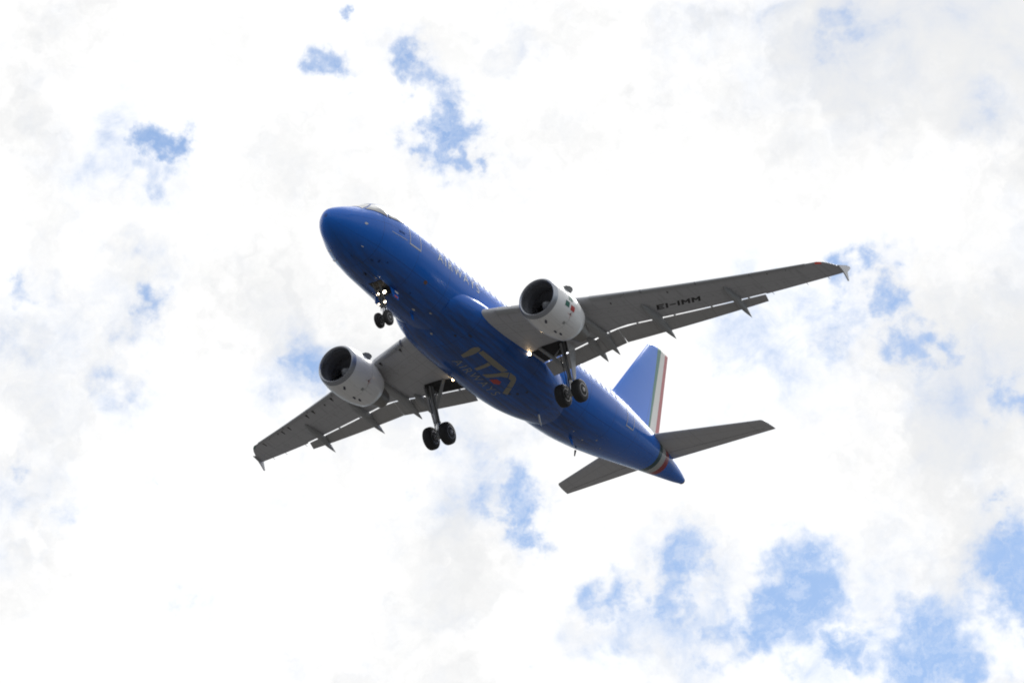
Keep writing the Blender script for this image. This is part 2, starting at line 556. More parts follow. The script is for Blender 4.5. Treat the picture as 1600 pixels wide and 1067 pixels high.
def fus_patch(name, fn, nu, nv, mat, parent, off=.008):
    """a sheet lying just proud of the skin; fn(u, v) gives (x, theta)"""
    vs = []; fs = []
    for i in range(nu + 1):
        for j in range(nv + 1):
            x, th = fn(i / nu, j / nv)
            vs.append(fus_off(x, th, off))
    for i in range(nu):
        for j in range(nv):
            a = i * (nv + 1) + j
            fs.append((a, a + 1, a + nv + 2, a + nv + 1))
    return make(name, vs, fs, mat, parent, angle=80)


def fus_off(x, th, off):
    e = 1e-3
    p = Vector(fpt(x, th))
    a = Vector(fpt(x + e, th)) - Vector(fpt(x - e, th)) if x > e else Vector((1, 0, 0))
    b = Vector(fpt(x, th + e)) - Vector(fpt(x, th - e))
    n = b.cross(a).normalized()
    c = Vector((p.x, 0, fsec(x)[3]))
    if n.dot(p - c) < 0: n = -n
    return p + n * off


def poly_patch(name, pts, mapf, mat, parent, step=.12, extra=None):
    """flat polygons cut on a grid, then laid on a surface by mapf(u, v)"""
    bm = bmesh.new()
    for poly in pts:
        bm.faces.new([bm.verts.new((p[0], p[1], 0)) for p in poly])
    _cut_map(bm, mapf, step)
    return _finish(bm, name, mat, parent)


def _cut_map(bm, mapf, step):
    for ax in (0, 1):
        lo = min(v.co[ax] for v in bm.verts); hi = max(v.co[ax] for v in bm.verts)
        k = lo + step
        while k < hi - 1e-4:
            co = [0, 0, 0]; no = [0, 0, 0]; co[ax] = k; no[ax] = 1
            bmesh.ops.bisect_plane(bm, geom=bm.verts[:] + bm.edges[:] + bm.faces[:], plane_co=co, plane_no=no)
            k += step
    bmesh.ops.triangulate(bm, faces=bm.faces[:])
    for v_ in bm.verts:
        v_.co = Vector(mapf(v_.co.x, v_.co.y))


def _finish(bm, name, mat, parent):
    me = bpy.data.meshes.new(name)
    bm.to_mesh(me); bm.free()
    me.materials.append(M[mat])
    me.shade_smooth()
    o = bpy.data.objects.new(name, me); COL.objects.link(o); o.parent = parent
    return o


def text_patch(name, txt, width, height, mapf, mat, parent, bold=0., step=.15, spacing=1.):
    cu = bpy.data.curves.new('lettering', 'FONT')
    cu.body = txt; cu.size = 1; cu.offset = bold; cu.space_character = spacing; cu.resolution_u = 3
    ob = bpy.data.objects.new('lettering', cu); COL.objects.link(ob)
    bpy.context.view_layer.update()
    me = bpy.data.meshes.new_from_object(ob.evaluated_get(bpy.context.evaluated_depsgraph_get()))
    bpy.data.objects.remove(ob); bpy.data.curves.remove(cu)
    bm = bmesh.new(); bm.from_mesh(me); bpy.data.meshes.remove(me)
    x0 = min(v_.co.x for v_ in bm.verts); x1 = max(v_.co.x for v_ in bm.verts)
    y0 = min(v_.co.y for v_ in bm.verts); y1 = max(v_.co.y for v_ in bm.verts)
    for v_ in bm.verts:
        v_.co = Vector(((v_.co.x - x0) / (x1 - x0) * width, (v_.co.y - y0) / (y1 - y0) * height, 0))
    _cut_map(bm, mapf, step)
    return _finish(bm, name, mat, parent)


# cockpit glazing: three panes a side, corners in (x, theta deg) on the skin
PANES = [
    [(1.80, 92.5), (1.74, 137), (2.62, 121), (2.66, 93)],
    [(1.86, 140.5), (2.92, 161.5), (3.18, 137), (2.72, 121.5)],
    [(3.06, 161.8), (4.22, 159.5), (4.12, 145), (3.30, 137)],
]
for side in (-1, 1):
    for k, q in enumerate(PANES):
        def fn(u, v_, q=q, side=side):
            a = [(1 - u) * q[0][i] + u * q[1][i] for i in (0, 1)]
            b = [(1 - u) * q[3][i] + u * q[2][i] for i in (0, 1)]
            x = (1 - v_) * a[0] + v_ * b[0]; th = (1 - v_) * a[1] + v_ * b[1]
            return x, R_(th if side < 0 else 180 - th)
        fr = fus_patch('cockpit_window', lambda u, v_, fn=fn: fn(-.03 + u * 1.06, -.06 + v_ * 1.22), 14, 10, 'frame', jet, .006)
        fus_patch('pane', fn, 14, 10, 'glass', fr, .014)

# cabin windows
wx = [6.55 + .5334 * k for k in range(34)]
for side in (-1, 1):
    for x0 in wx:
        if abs(x0 - 13.9) < .1: continue
        vs = []
        for k in range(16):
            a = 2 * PI * k / 16
            cx = math.copysign(abs(math.cos(a)) ** .6, math.cos(a)) * .13; cz = math.copysign(abs(math.sin(a)) ** .6, math.sin(a)) * .19
            th = math.asin(min(1, (.66) / 2.05)) + cz / 2.02
            vs.append(fus_off(x0 + cx, (PI - th) if side < 0 else th, .007))
        make('cabin_window', vs, [tuple(range(16))], 'glass2', jet, smooth=False)


# passenger doors
def door(x0, x1, wlo, whi, side, name='passenger_door'):
    def pt(x, w):
        th = w / 2.02
        return x, (PI - th) if side < 0 else th
    d = fus_patch(name, lambda u, v_: pt(x0 + (x1 - x0) * u, wlo + (whi - wlo) * v_), 8, 22, 'bluepanel', jet, .006)
    e = .05
    v_ = []; f_ = []
    inner = []; outer = []
    def loop(a0, a1, b0, b1):
        o = []
        o += [(a0 + (a1 - a0) * k / 6, b0) for k in range(6)]
        o += [(a1, b0 + (b1 - b0) * k / 20) for k in range(20)]
        o += [(a1 + (a0 - a1) * k / 6, b1) for k in range(6)]
        o += [(a0, b1 + (b0 - b1) * k / 20) for k in range(20)]
        return o
    L1 = loop(x0, x1, wlo, whi); L2 = loop(x0 - e, x1 + e, wlo - e * 1.5, whi + e)
    vs = [fus_off(*pt(*p), .012) for p in L1 + L2]; n = len(L1)
    fs = [(k, (k + 1) % n, n + (k + 1) % n, n + k) for k in range(n)]
    make('door_outline', vs, fs, 'doorline', d, smooth=False)
    vs = [fus_off(*pt((x0 + x1) / 2 + .09 * math.cos(a), .98 + .14 * math.sin(a)), .013) for a in [2 * PI * k / 14 for k in range(14)]]
    make('door_window', vs, [tuple(range(14))], 'glass2', d, smooth=False)


for side in (-1, 1):
    door(4.60, 5.42, -.24, 1.55, side)
    door(25.36, 26.14, -.70, 1.1, side)


# belly fairing
FB = [(8.6, 1.62, -1.98), (9.2, 1.86, -2.06), (10, 2.05, -2.18), (11, 2.20, -2.28), (12, 2.25, -2.35), (14, 2.24, -2.42), (16.4, 2.18, -2.45), (17.6, 2.06, -2.43), (18.6, 1.84, -2.35), (19.5, 1.56, -2.22), (20.3, 1.24, -2.07), (20.7, 1.0, -1.98)]
FN = 2.15
FZ = -.95


def fair_sec(x):
    xs_ = [r[0] for r in FB]
    return hermite(xs_, [r[1] for r in FB], x), hermite(xs_, [r[2] for r in FB], x)


def fair_pt(x, th):
    hw, zb = fair_sec(x)
    c, s = math.cos(th), math.sin(th)
    y = hw * math.copysign(abs(c) ** (2 / FN), c)
    z = FZ + ((FZ - zb) if s < 0 else .95) * math.copysign(abs(s) ** (2 / FN), s)
    return (x, y, z)


def fair_bottom(x, y, off=.008):
    hw, zb = fair_sec(x)
    return (x, y, FZ - (FZ - zb) * (1 - min(.999, abs(y / hw)) ** FN) ** (1 / FN) - off)


fx = [8.6 + k * .2 for k in range(61)]
fx = [x for x in fx if x < 20.7] + [20.7]
rings = [[fair_pt(x, 2 * PI * k / 80) for k in range(80)] for x in fx]
v, f = loft(rings)
uv = [(x, 2.3 * 2 * PI * k / 80) for x in fx for k in range(80)]
fairing = make('belly_fairing', v, f, 'fus', jet, uvs=uv, angle=60)

# the marks under the belly, drawn as letter strokes: u runs aft, v to port
LOGO = [
    [(11.66, .80), (11.71, 1.00), (11.84, 1.13), (12.04, 1.14), (12.13, 1.05), (12.13, .60), (12.06, .13), (11.80, .15)],
    [(12.18, .92), (12.24, 1.15), (13.0, 1.18), (14.50, 1.19), (14.34, .93), (13.5, .89)],
    [(13.16, .08), (13.40, .08), (13.46, .86), (13.18, .86)],
    [(13.84, .10), (14.44, 1.02), (14.66, 1.17), (14.95, .90), (14.60, .72), (14.22, .12)],
    [(14.72, 1.19), (15.22, 1.20), (15.44, 1.10), (15.58, .93), (15.80, .64), (15.53, .50), (15.26, .90), (15.02, .90)],
    [(15.82, .61), (16.20, .12), (15.90, .02), (15.56, .46)],
]
logo = poly_patch('belly_logo', LOGO, lambda u, v_: fair_bottom(u, -v_, .010), 'gold', fairing)
poly_patch('belly_logo_red', [[(14.46, .14), (14.66, .46), (15.00, .50), (15.14, .30), (14.92, .12)]], lambda u, v_: fair_bottom(u, -v_, .010), 'red', fairing)
text_patch('belly_lettering', 'AIRWAYS', 3.86, .46, lambda u, v_: fair_bottom(12.05 + u, .53 - v_, .010), 'goldl', fairing, bold=-.004, spacing=1.25)
# side lettering below the windows, one each side
for side in (-1, 1):
    def mp(u, v_, side=side):
        x = 6.88 + u if side < 0 else 6.88 + 3.78 - u
        th = (-.06 + v_) / 2.0
        return fus_off(x, (PI - th) if side < 0 else th, .009)
    text_patch('side_lettering', 'AIRWAYS', 3.78, .47, mp, 'sidel', fuselage, bold=.0, spacing=1.35)


# ------------------------------------------------------------------ wings
def lerp_tab(tab, a):
    for (a0, v0), (a1, v1) in zip(tab, tab[1:]):
        if a <= a1:
            t = (a - a0) / (a1 - a0)
            return v0 + (v1 - v0) * t
    return tab[-1][1]


def wz(a):
    q = a - 2
    return -1.15 + q * math.tan(R_(5.1)) + .8 * (max(q, 0) / 14.6) ** 2


LE = [(1.2, 10.05), (2.4, 10.72), (6.2, 12.72), (16.36, 18.50), (16.6, 18.76), (16.8, 19.12), (16.95, 19.48), (17.03, 19.66)]
TE = [(1.2, 17.25), (6.45, 17.25), (13.3, 19.02), (13.34, 18.97), (16.9, 20.28), (17.03, 20.3)]
GAP = [(1.2, 16.36), (3.8, 16.30), (6.3, 16.10), (7.05, 16.22), (8.65, 16.90), (13.34, 18.88)]


def yt(c, tc):
    return 5 * tc * (.2969 * math.sqrt(max(c, 0)) - .126 * c - .3516 * c * c + .2843 * c ** 3 - .1036 * c ** 4)


def tc_of(a):
    return .145 - .04 * min(1, a / 15)


def wing_pt(a, x, up):
    """point on the wing skin at span a, station x"""
    x0 = lerp_tab(LE, a); x1 = lerp_tab(TE, a); c = (x - x0) / (x1 - x0)
    t = yt(c, tc_of(a)) * (x1 - x0)
    cam_ = .012 * (x1 - x0) * 4 * c * (1 - c)
    return wz(a) + cam_ + (t if up else -t * .85)


def wing_ring(a, xend, s, n=22, x_start=0.):
    x0 = lerp_tab(LE, a); pts = []
    for k in range(n + 1):           # upper surface, from the rear to the nose
        c = (1 - math.cos(PI * (1 - k / n))) / 2 if False else (1 - k / n) ** 2
        x = x0 + (xend - x0) * c
        pts.append((x, s * a, wing_pt(a, x, True)))
    for k in range(1, n + 1):
        c = (k / n) ** 2
        x = x0 + (xend - x0) * c
        pts.append((x, s * a, wing_pt(a, x, False)))
    return pts


def ring_uv(ring, a, x0):
    return [(a, p[0] - x0 + (0 if k > len(ring) // 2 else 40)) for k, p in enumerate(ring)]


def wing(s):
    st = [1.2, 1.8, 2.4, 3.1, 3.8, 4.8, 5.6, 6.2, 6.6, 7.05, 7.8, 8.65, 9.6, 10.6, 11.6, 12.6, 13.32]
    rings = []; uvs = []
    for a in st:
        r = wing_ring(a, lerp_tab(GAP, a), s); rings.append(r); uvs += ring_uv(r, a, lerp_tab(LE, a))
    for a in [13.36, 14, 15, 15.8, 16.36, 16.6, 16.8, 16.95, 17.02]:
        r = wing_ring(a, lerp_tab(TE, a), s); rings.append(r); uvs += ring_uv(r, a, lerp_tab(LE, a))
    v_, f_ = loft(rings)
    w = make('wing', v_, f_, 'wing', jet, uvs=uvs, angle=50)

    # flaps: inboard and outboard panels, lowered
    for (a0, a1, xt0, xt1, dz) in ((2.2, 6.46, 17.27, 17.16, -.40), (6.49, 13.26, 17.18, 19.30, -.38)):
        rr = []; uu = []
        for k in range(9):
            a = a0 + (a1 - a0) * k / 8
            xl = lerp_tab(GAP, a) + .12; xt = xt0 + (xt1 - xt0) * k / 8
            zl = wing_pt(a, lerp_tab(GAP, a), False) + .02
            zt = wz(a) + dz * (1 if a0 < 3 else 1 - .45 * k / 8)
            ch = math.hypot(xt - xl, zt - zl); ax = Vector((xt - xl, 0, zt - zl)).normalized(); nx = Vector((-ax.z, 0, ax.x))
            ring = []
            for j in range(11):
                c = (1 - j / 10) ** 1.7
                ring.append(Vector((xl, s * a, zl)) + ax * ch * c + nx * (yt(c, .13) * ch * 1.1))
            for j in range(1, 11):
                c = (j / 10) ** 1.7
                ring.append(Vector((xl, s * a, zl)) + ax * ch * c - nx * (yt(c, .13) * ch * .5))
            rr.append(ring); uu += [(a, p.x - xl + 60) for p in ring]
        v_, f_ = loft(rr)
        make('flap', v_, f_, 'flap', w, uvs=uu, angle=50)
        # short hinge links bridge the slot
        for k in range(1, 5):
            a = a0 + (a1 - a0) * (k - .45) / 4
            g = lerp_tab(GAP, a)
            MB().box((g + .05, s * a, wing_pt(a, g, False) + .07), (.34, .06, .07)).build('flap_hinge', 'fair', w)

    # slats: five drooped leading edge segments
    for (a0, a1) in ((2.75, 5.0), (6.75, 8.9), (8.95, 11.2), (11.25, 13.5), (13.55, 15.9)):
        rr = []
        for k in range(7):
            a = a0 + (a1 - a0) * k / 6; x0 = lerp_tab(LE, a); c_ = lerp_tab(TE, a) - x0
            d = .34 - .010 * a; ring = []
            for j in range(9):
                x = x0 + d * (1 - j / 8) ** 2
                ring.append((x - .10, s * a, wing_pt(a, x, True) + .012 - .05))
            for j in range(1, 9):
                x = x0 + d * .8 * (j / 8) ** 2
                ring.append((x - .10, s * a, wing_pt(a, x, False) - .012 - .05))
            rr.append(ring)
        v_, f_ = loft(rr)
        make('slat', v_, f_, 'slat' , w, angle=50)
        for k in ((.12, .88) if s > 0 else ()):
            a = a0 + (a1 - a0) * k; x = lerp_tab(LE, a) + .27
            z = wing_pt(a, x + .12, False) - .006
            MB().slab([(x - .1, s * (a - .07), z + .02), (x - .1, s * (a + .07), z + .02), (x + .20, s * (a + .02), z), (x + .20, s * (a - .02), z)], (0, 0, .012)).build('slat_track_slot', 'dark', w)

    # flap track fairings (canoes)
    for (a, xf, xt, dzt, wd, hh) in ((4.98, 15.75, 17.86, -.50, .19, .26), (8.47, 15.05, 18.52, -.44, .20, .30), (12.12, 16.75, 19.62, -.42, .17, .25)):
        rr = []
        for k in range(19):
            t = k / 18; x = xf + (xt - xf) * t
            prof = (math.sin(PI * min(t, .999) ** .75)) ** .62 if t < .62 else (math.sin(PI * .62 ** .75)) ** .62 * (1 - ((t - .62) / .38) ** 1.6)
            zs = wing_pt(a, min(x, lerp_tab(TE, a) - .05), False)
            ze = wz(a) + dzt
            zc = zs - .06 * math.sin(PI * t) if t < .45 else None
            z_mid = wing_pt(a, xf + (xt - xf) * .45, False) - .06
            if zc is None:
                q = (t - .45) / .55; zc = z_mid + (ze - z_mid) * (q ** 1.25)
            yy = s * (a + (.12 if a > 6 else 0) * 0)
            rr.append([(x, yy + math.cos(b) * wd * max(prof, .02), zc + math.sin(b) * hh * max(prof, .02)) for b in [2 * PI * j / 16 for j in range(16)]])
        v_, f_ = loft(rr)
        make('flap_track_fairing', v_, f_, 'fair', w, angle=50)

    # wingtip fence
    y_ = s * 17.05
    pts = [(19.45, .98), (20.32, 1.40), (20.68, 1.50), (20.74, 1.45), (20.60, 1.26), (20.40, 1.06), (20.45, .88), (20.53, .62), (20.47, .60), (20.22, .76), (19.95, .90)]
    MB().slab([(x, y_, z) for x, z in pts], (0, .055, 0)).build('wingtip_fence', 'doorg', w, smooth=False)
    # navigation light in the curved tip
    vs = []
    for k in range(9):
        a = 16.28 + .24 * k / 8; x0 = lerp_tab(LE, a)
        for j in (-1, 0, 1):
            vs.append((x0 + (.09 if j else -.012), s * a, wz(a) + j * (yt(.07, tc_of(a)) * 1.5 + .012)))
    fs = [(k * 3 + j, k * 3 + j + 1, k * 3 + j + 4, k * 3 + j + 3) for k in range(8) for j in (0, 1)]
    make('navigation_light', vs, fs, 'navred' if s < 0 else 'green', w)
    # wheel bay: flat dark sheet, the recess's shade put into its colour
    bay = [(14.86, 3.0), (15.02, 3.95), (15.30, 4.08), (16.18, 4.08), (16.24, 2.3), (15.02, 2.3)]
    poly_patch('wheel_bay_shade', [bay], lambda u, v_: (u, s * v_, wing_pt(v_, u, False) - .012), 'dark', w, .2)
    # stains / small drains under the skin
    for (x, a, l) in ((17.3, 14.2, .16), (17.75, 15.0, .12), (15.1, 9.9, .1), (13.9, 7.4, .12)):
        MB().tube([(x, s * a, wing_pt(a, x, False) - .01), (x + l, s * a, wing_pt(a, x + l, False) - .03)], .022, 8).build('drain_fitting', 'dark', w)
    for a in (6.9, 9.1, 11.3, 13.6, 15.2, 16.2):
        x = lerp_tab(TE, a) - .05 if a > 13.4 else None
        if x:
            MB().tube([(x, s * a, wz(a)), (x + .22, s * a, wz(a) - .02)], .012, 6).build('static_wick', 'dark', w)
    # landing light pod at the root, lit
    lx = 14.98
    lz = wing_pt(2.2, lx, False) - .10
    b = MB().tube([(lx + .02, s * 2.2, lz + .18), (lx, s * 2.2, lz)], .07, 10).tube([(lx + .12, s * 2.2, lz), (lx - .05, s * 2.2, lz - .01)], [.08, .12], 14)
    ll = b.build('landing_light', 'geard', w)
    MB().lathe((lx - .055, s * 2.2, lz - .01), (-1, 0, -.25), [(0, .085), (.02, .07), (.035, .04), (.04, 0)], 16).build('lamp', 'lampw', ll)
    return w


wp = wing(-1)
ws = wing(1)


def reg_map(u, v_):
    # letters run outboard and aft along the port wing
    o = Vector((16.10, 8.78)); ex = Vector((.41, .912)).normalized(); ey = Vector((-.912, .41))
    p = o + ex * u + ey * v_
    return (p.x, -p.y, wing_pt(p.y, p.x, False) - .010)


H_ = .44
def glyph(ch, x, h=H_):
    t = .108
    if ch == 'E':
        return [(x, 0), (x + .36, 0), (x + .36, t * .85), (x + t, t * .85), (x + t, h / 2 - t * .4), (x + .32, h / 2 - t * .4), (x + .32, h / 2 + t * .4), (x + t, h / 2 + t * .4), (x + t, h - t * .85), (x + .36, h - t * .85), (x + .36, h), (x, h)], .36
    if ch == 'I':
        return [(x, 0), (x + t, 0), (x + t, h), (x, h)], t
    if ch == '-':
        return [(x, h / 2 - t * .4), (x + .30, h / 2 - t * .4), (x + .30, h / 2 + t * .4), (x, h / 2 + t * .4)], .30
    w = .42
    return [(x, 0), (x + t, 0), (x + t, h - .19), (x + w / 2, .13), (x + w - t, h - .19), (x + w - t, 0), (x + w, 0), (x + w, h), (x + w - .08, h), (x + w / 2, .27), (x + .08, h), (x, h)], w


x_ = 0; polys = []
for ch in 'EI-IMM':
    q_, w_ = glyph(ch, x_); polys.append(q_); x_ += w_ + .085
poly_patch('registration_lettering', polys, reg_map, 'black', wp, .2)


# ------------------------------------------------------------------ engines
EX, EY, EZ = 9.70, 5.74, -1.97


def engine(s):
    c = Vector((EX, s * EY, EZ))
    n = 64
    prof = [(.22, 1.085), (.4, 1.125), (.7, 1.165), (1.1, 1.19), (1.5, 1.19), (1.9, 1.165), (2.3, 1.11), (2.65, 1.03), (2.95, .955), (2.96, .93), (2.6, .96), (2.4, .95)]

    def ring(h, r):
        out = []
        for k in range(n):
            b = 2 * PI * k / n; z = math.sin(b) * r
            if z < 0: z *= .985
            out.append((c.x + h, c.y + math.cos(b) * r, c.z + z))
        return out
    rr = [ring(h, r) for h, r in prof]
    v_, f_ = loft(rr, True, False, False)
    uv = [(h, 1.15 * 2 * PI * k / n) for h, r in prof for k in range(n)]
    nac = make('engine_nacelle', v_, f_, 'nac', jet, uvs=uv, angle=60)
    lipp = [(.22, 1.087), (.1, 1.045), (.03, 1.0), (0, .955), (.02, .915), (.09, .885), (.2, .868), (.3, .862)]
    v_, f_ = loft([ring(h, r) for h, r in lipp], True, False, False)
    make('inlet_lip', v_, f_, 'lip', nac, angle=60)
    v_, f_ = loft([ring(h, r) for h, r in [(.3, .862), (.55, .855), (.56, .848), (.62, .848), (.63, .855), (.9, .865), (1.15, .87), (1.5, .87)]], True, False, True)
    make('inlet_duct', v_, f_, 'duct', nac, angle=30)
    fb = MB()
    for k in range(36):
        b = 2 * PI * k / 36
        q = []
        for j in range(6):
            r = .26 + .60 * j / 5; tw = R_(25 + 38 * j / 5); ch = .17 + .02 * j
            er = Vector((0, math.cos(b), math.sin(b))); et = Vector((0, -math.sin(b), math.cos(b)))
            dd = Vector((1, 0, 0)) * math.cos(tw) * ch / 2 + et * math.sin(tw) * ch / 2
            p = c + Vector((1.02, 0, 0)) + er * r
            q.append([p - dd, p + dd])
        vs = [p for pr_ in q for p in pr_]
        fb.add(vs, [(2 * j, 2 * j + 1, 2 * j + 3, 2 * j + 2) for j in range(5)])
    fb.build('fan', 'fan', nac)
    MB().lathe(c + Vector((1.15, 0, 0)), (-1, 0, 0), [(0, .27), (.15, .26), (.3, .19), (.42, .10), (.48, .03), (.49, 0)], 28).build('spinner', 'spin', nac, angle=60)
    # core cowl and nozzle behind the fan duct
    cc = MB().lathe(c + Vector((2.3, 0, .03)), (1, 0, 0), [(0, .80), (.4, .78), (.9, .70), (1.35, .58), (1.80, .47), (1.95, .44), (1.95, .40), (1.6, .40)], 40).build('core_cowl', 'titanium', nac, angle=40)
    MB().lathe(c + Vector((3.8, 0, .03)), (1, 0, 0), [(0, .26), (.3, .22), (.55, .12), (.68, .02)], 24).build('exhaust_plug', 'titanium', cc)
    # vortex strakes, both sides
    for sd_ in (-1, 1):
        b = R_(40)
        e = Vector((0, sd_ * math.cos(b), math.sin(b)))
        t_ = Vector((0, -sd_ * math.sin(b), math.cos(b)))
        base = [(.95, 1.17), (1.12, 1.36), (1.30, 1.44), (1.52, 1.45), (1.66, 1.38), (1.70, 1.17)]
        MB().slab([c + Vector((h, 0, 0)) + e * r for h, r in base], t_ * .03).build('strake', 'fair', nac, smooth=False)
    # small scoops, drains and marks on the lower cowl
    def cyl(h, deg, off=.006):
        r = hermite([p[0] for p in prof[:9]], [p[1] for p in prof[:9]], h) + off
        b = R_(deg); z = math.sin(b) * r
        return Vector((c.x + h, c.y + math.cos(b) * r, c.z + (z * .985 if z < 0 else z) ))
    def patch(name, mat, h0, h1, d0, d1, skew=0., off=.007):
        vs = []; fs = []; k_ = 6
        for i in range(k_ + 1):
            for j in range(k_ + 1):
                vs.append(cyl(h0 + (h1 - h0) * i / k_ + skew * j / k_, d0 + (d1 - d0) * j / k_, off))
        fs = [(i * 7 + j, i * 7 + j + 1, i * 7 + j + 8, i * 7 + j + 7) for i in range(k_) for j in range(k_)]
        return make(name, vs, fs, mat, nac)
    for h, d in ((.52, -99), (.62, -96), (1.52, -94), (1.60, -93.5), (1.90, -98), (1.98, -97)):
        MB().box(cyl(h, d, .012), (.13, .07, .03)).build('drain_mark', 'hatch', nac)
    patch('service_panel', 'fair', 1.28, 1.46, -128, -121)
    out = 180 if s < 0 else 0
    # thin stencilled cross lines on the cowl
    patch('stencil_mark', 'black', 1.36, 1.42, -152, -147)
    patch('stencil_mark', 'red', 1.18, 1.62, -148.6, -148.0, .0)
    patch('stencil_mark', 'red', 1.44, 1.46, -157, -140, .0)
    if s < 0:
        patch('flag_marking', 'green', .80, 1.13, -160.5, -174.0)
        patch('flag_marking', 'green', 1.06, 1.18, 180, 168)
        patch('flag_marking', 'green', 1.22, 1.38, 180, 168)
        patch('flag_marking', 'red', 1.27, 1.62, -158.5, -171.5)
    # pylon
    def wlow(x): return wing_pt(EY, x, False)
    top = [(EX + .9, EZ + 1.17), (EX + 1.6, EZ + 1.36), (EX + 2.4, EZ + 1.42), (EX + 3.1, wz(EY) + .10), (12.9, wz(EY) + .05), (14.5, wlow(14.5) + .08), (16.0, wlow(16.0) + .06), (16.6, wz(EY) - .18), (17.66, wz(EY) - .46)]
    bot = [(EX + .9, EZ + 1.05), (EX + 1.6, EZ + 1.0), (EX + 2.4, EZ + .9), (EX + 3.1, EZ + .62), (13.3, EZ + .60), (14.6, EZ + .80), (15.8, wlow(15.8) - .26), (16.6, wz(EY) - .44), (17.70, wz(EY) - .52)]
    rr = []
    for k in range(30):
        t = k / 29; xx = EX + .9 + (17.68 - EX - .9) * t
        zt = lerp_tab(top, xx); zb = lerp_tab(bot, xx)
        w_ = .03 + .21 * (math.sin(PI * min(1, t * 1.25) * .5)) ** .7 if t < .8 else .24 * (1 - (t - .8) / .2) ** .8 + .012
        rr.append([(xx, c.y + math.copysign(abs(math.cos(b)) ** .6, math.cos(b)) * w_, (zt + zb) / 2 + math.copysign(abs(math.sin(b)) ** .75, math.sin(b)) * (zt - zb) / 2) for b in [2 * PI * j / 18 for j in range(18)]])
    v_, f_ = loft(rr)
    make('engine_pylon', v_, f_, 'fair', jet, angle=50)


engine(-1)
engine(1)


# ------------------------------------------------------------------ tail
def surf(st, name, mat, parent, tc=.10):
    """st: list of (origin LE point, TE point, normal) stations"""
    rr = []; uu = []
    for i, (le, te, nx) in enumerate(st):
        le, te, nx = Vector(le), Vector(te), Vector(nx); d = te - le; ch = d.length; ring = []
        for j in range(17):
            c = (1 - j / 16) ** 2
            ring.append(le + d * c + nx * yt(c, tc) * ch)
        for j in range(1, 17):
            c = (j / 16) ** 2
            ring.append(le + d * c - nx * yt(c, tc) * ch)
        rr.append(ring); uu += [(abs(p.y) + abs(p.z) * 0, p.x - le.x + 20) for p in ring]
    v_, f_ = loft(rr)
    return make(name, v_, f_, mat, parent, uvs=uu, angle=50)


fin = surf([((25.4, 0, 1.85), (31.35, 0, 1.6), (0, 1, 0)), ((26.35, 0, 2.30), (31.5, 0, 2.2), (0, 1, 0)), ((27.02, 0, 3.14), (31.72, 0, 3.0), (0, 1, 0)), ((29.0, 0, 5.50), (32.33, 0, 5.45), (0, 1, 0)), ((30.85, 0, 7.68), (32.92, 0, 7.80), (0, 1, 0)), ((31.05, 0, 7.80), (32.95, 0, 7.88), (0, 1, 0)), ((31.35, 0, 7.86), (32.9, 0, 7.90), (0, 1, 0))], 'vertical_stabilizer', 'fin', jet)
# dorsal fillet
surf([((23.9, 0, 1.98), (27.6, 0, 1.9), (0, 1, 0)), ((25.6, 0, 2.2), (27.8, 0, 2.2), (0, 1, 0)), ((26.8, 0, 2.8), (28, 0, 2.8), (0, 1, 0))], 'dorsal_fillet', 'fin', fin, .07)



def tailplane(s):
    def z(a): return 1.06 + a * .082
    st = []
    for a, dx in ((.3, 0), (.9, 0), (2, 0), (3.5, 0), (5, 0), (5.75, 0), (6.02, 0), (6.10, .10), (6.17, .45), (6.22, .95)):
        le = 28.62 + a * .482 + dx
        te = 31.80 + a * .158
        st.append(((le, s * a, z(a)), (te, s * a, z(a)), (0, 0, 1)))
    h = surf(st, 'horizontal_stabilizer', 'wing2', jet, .095)
    vs = []
    # elevator gap seam as a thin dark strip below the skin
    for k in range(13):
        a = .9 + 4.9 * k / 12
        le = 28.62 + a * .482; te = 31.80 + a * .158; ch = te - le
        for o in (0, .02):
            c = .70 + o / ch
            vs.append((le + ch * c, s * a, z(a) - yt(c, .095) * ch - .004))
    make('elevator_seam', vs, [(2 * k, 2 * k + 1, 2 * k + 3, 2 * k + 2) for k in range(12)], 'dark', h)


tailplane(-1)
tailplane(1)
# auxiliary exhaust at the very end
MB().lathe((33.80, 0, .945), (1, 0, .05), [(0, .205), (.06, .20), (.10, .185), (.10, .14), (.02, .13)], 24).build('tail_exhaust', 'titanium', jet)


# ------------------------------------------------------------------ landing gear
def wheel(c, r, w, parent_root):
    c = Vector(c)
    pr_ = []
    h = w / 2
    for k in range(13):
        b = PI * k / 12
        q = max(0, math.sin(b)) ** .45
        pr_.append((-h * math.copysign(abs(math.cos(b)) ** .75, math.cos(b)), r * (.60 + .40 * q)))
    tyre = MB().lathe(c, (0, 1, 0), pr_, 40).build('landing_gear_wheel', 'rubber', parent_root, angle=50)
    for sd_ in (-1, 1):
        MB().lathe(c + Vector((0, sd_ * (h * .80), 0)), (0, sd_, 0), [(0, r * .60), (h * .22, r * .58), (h * .24, r * .50), (h * .02, r * .44), (h * .0, r * .26), (h * .35, r * .20), (h * .38, r * .08), (h * .40, 0)], 28).build('wheel_rim', 'rim', tyre, angle=40)
    return tyre


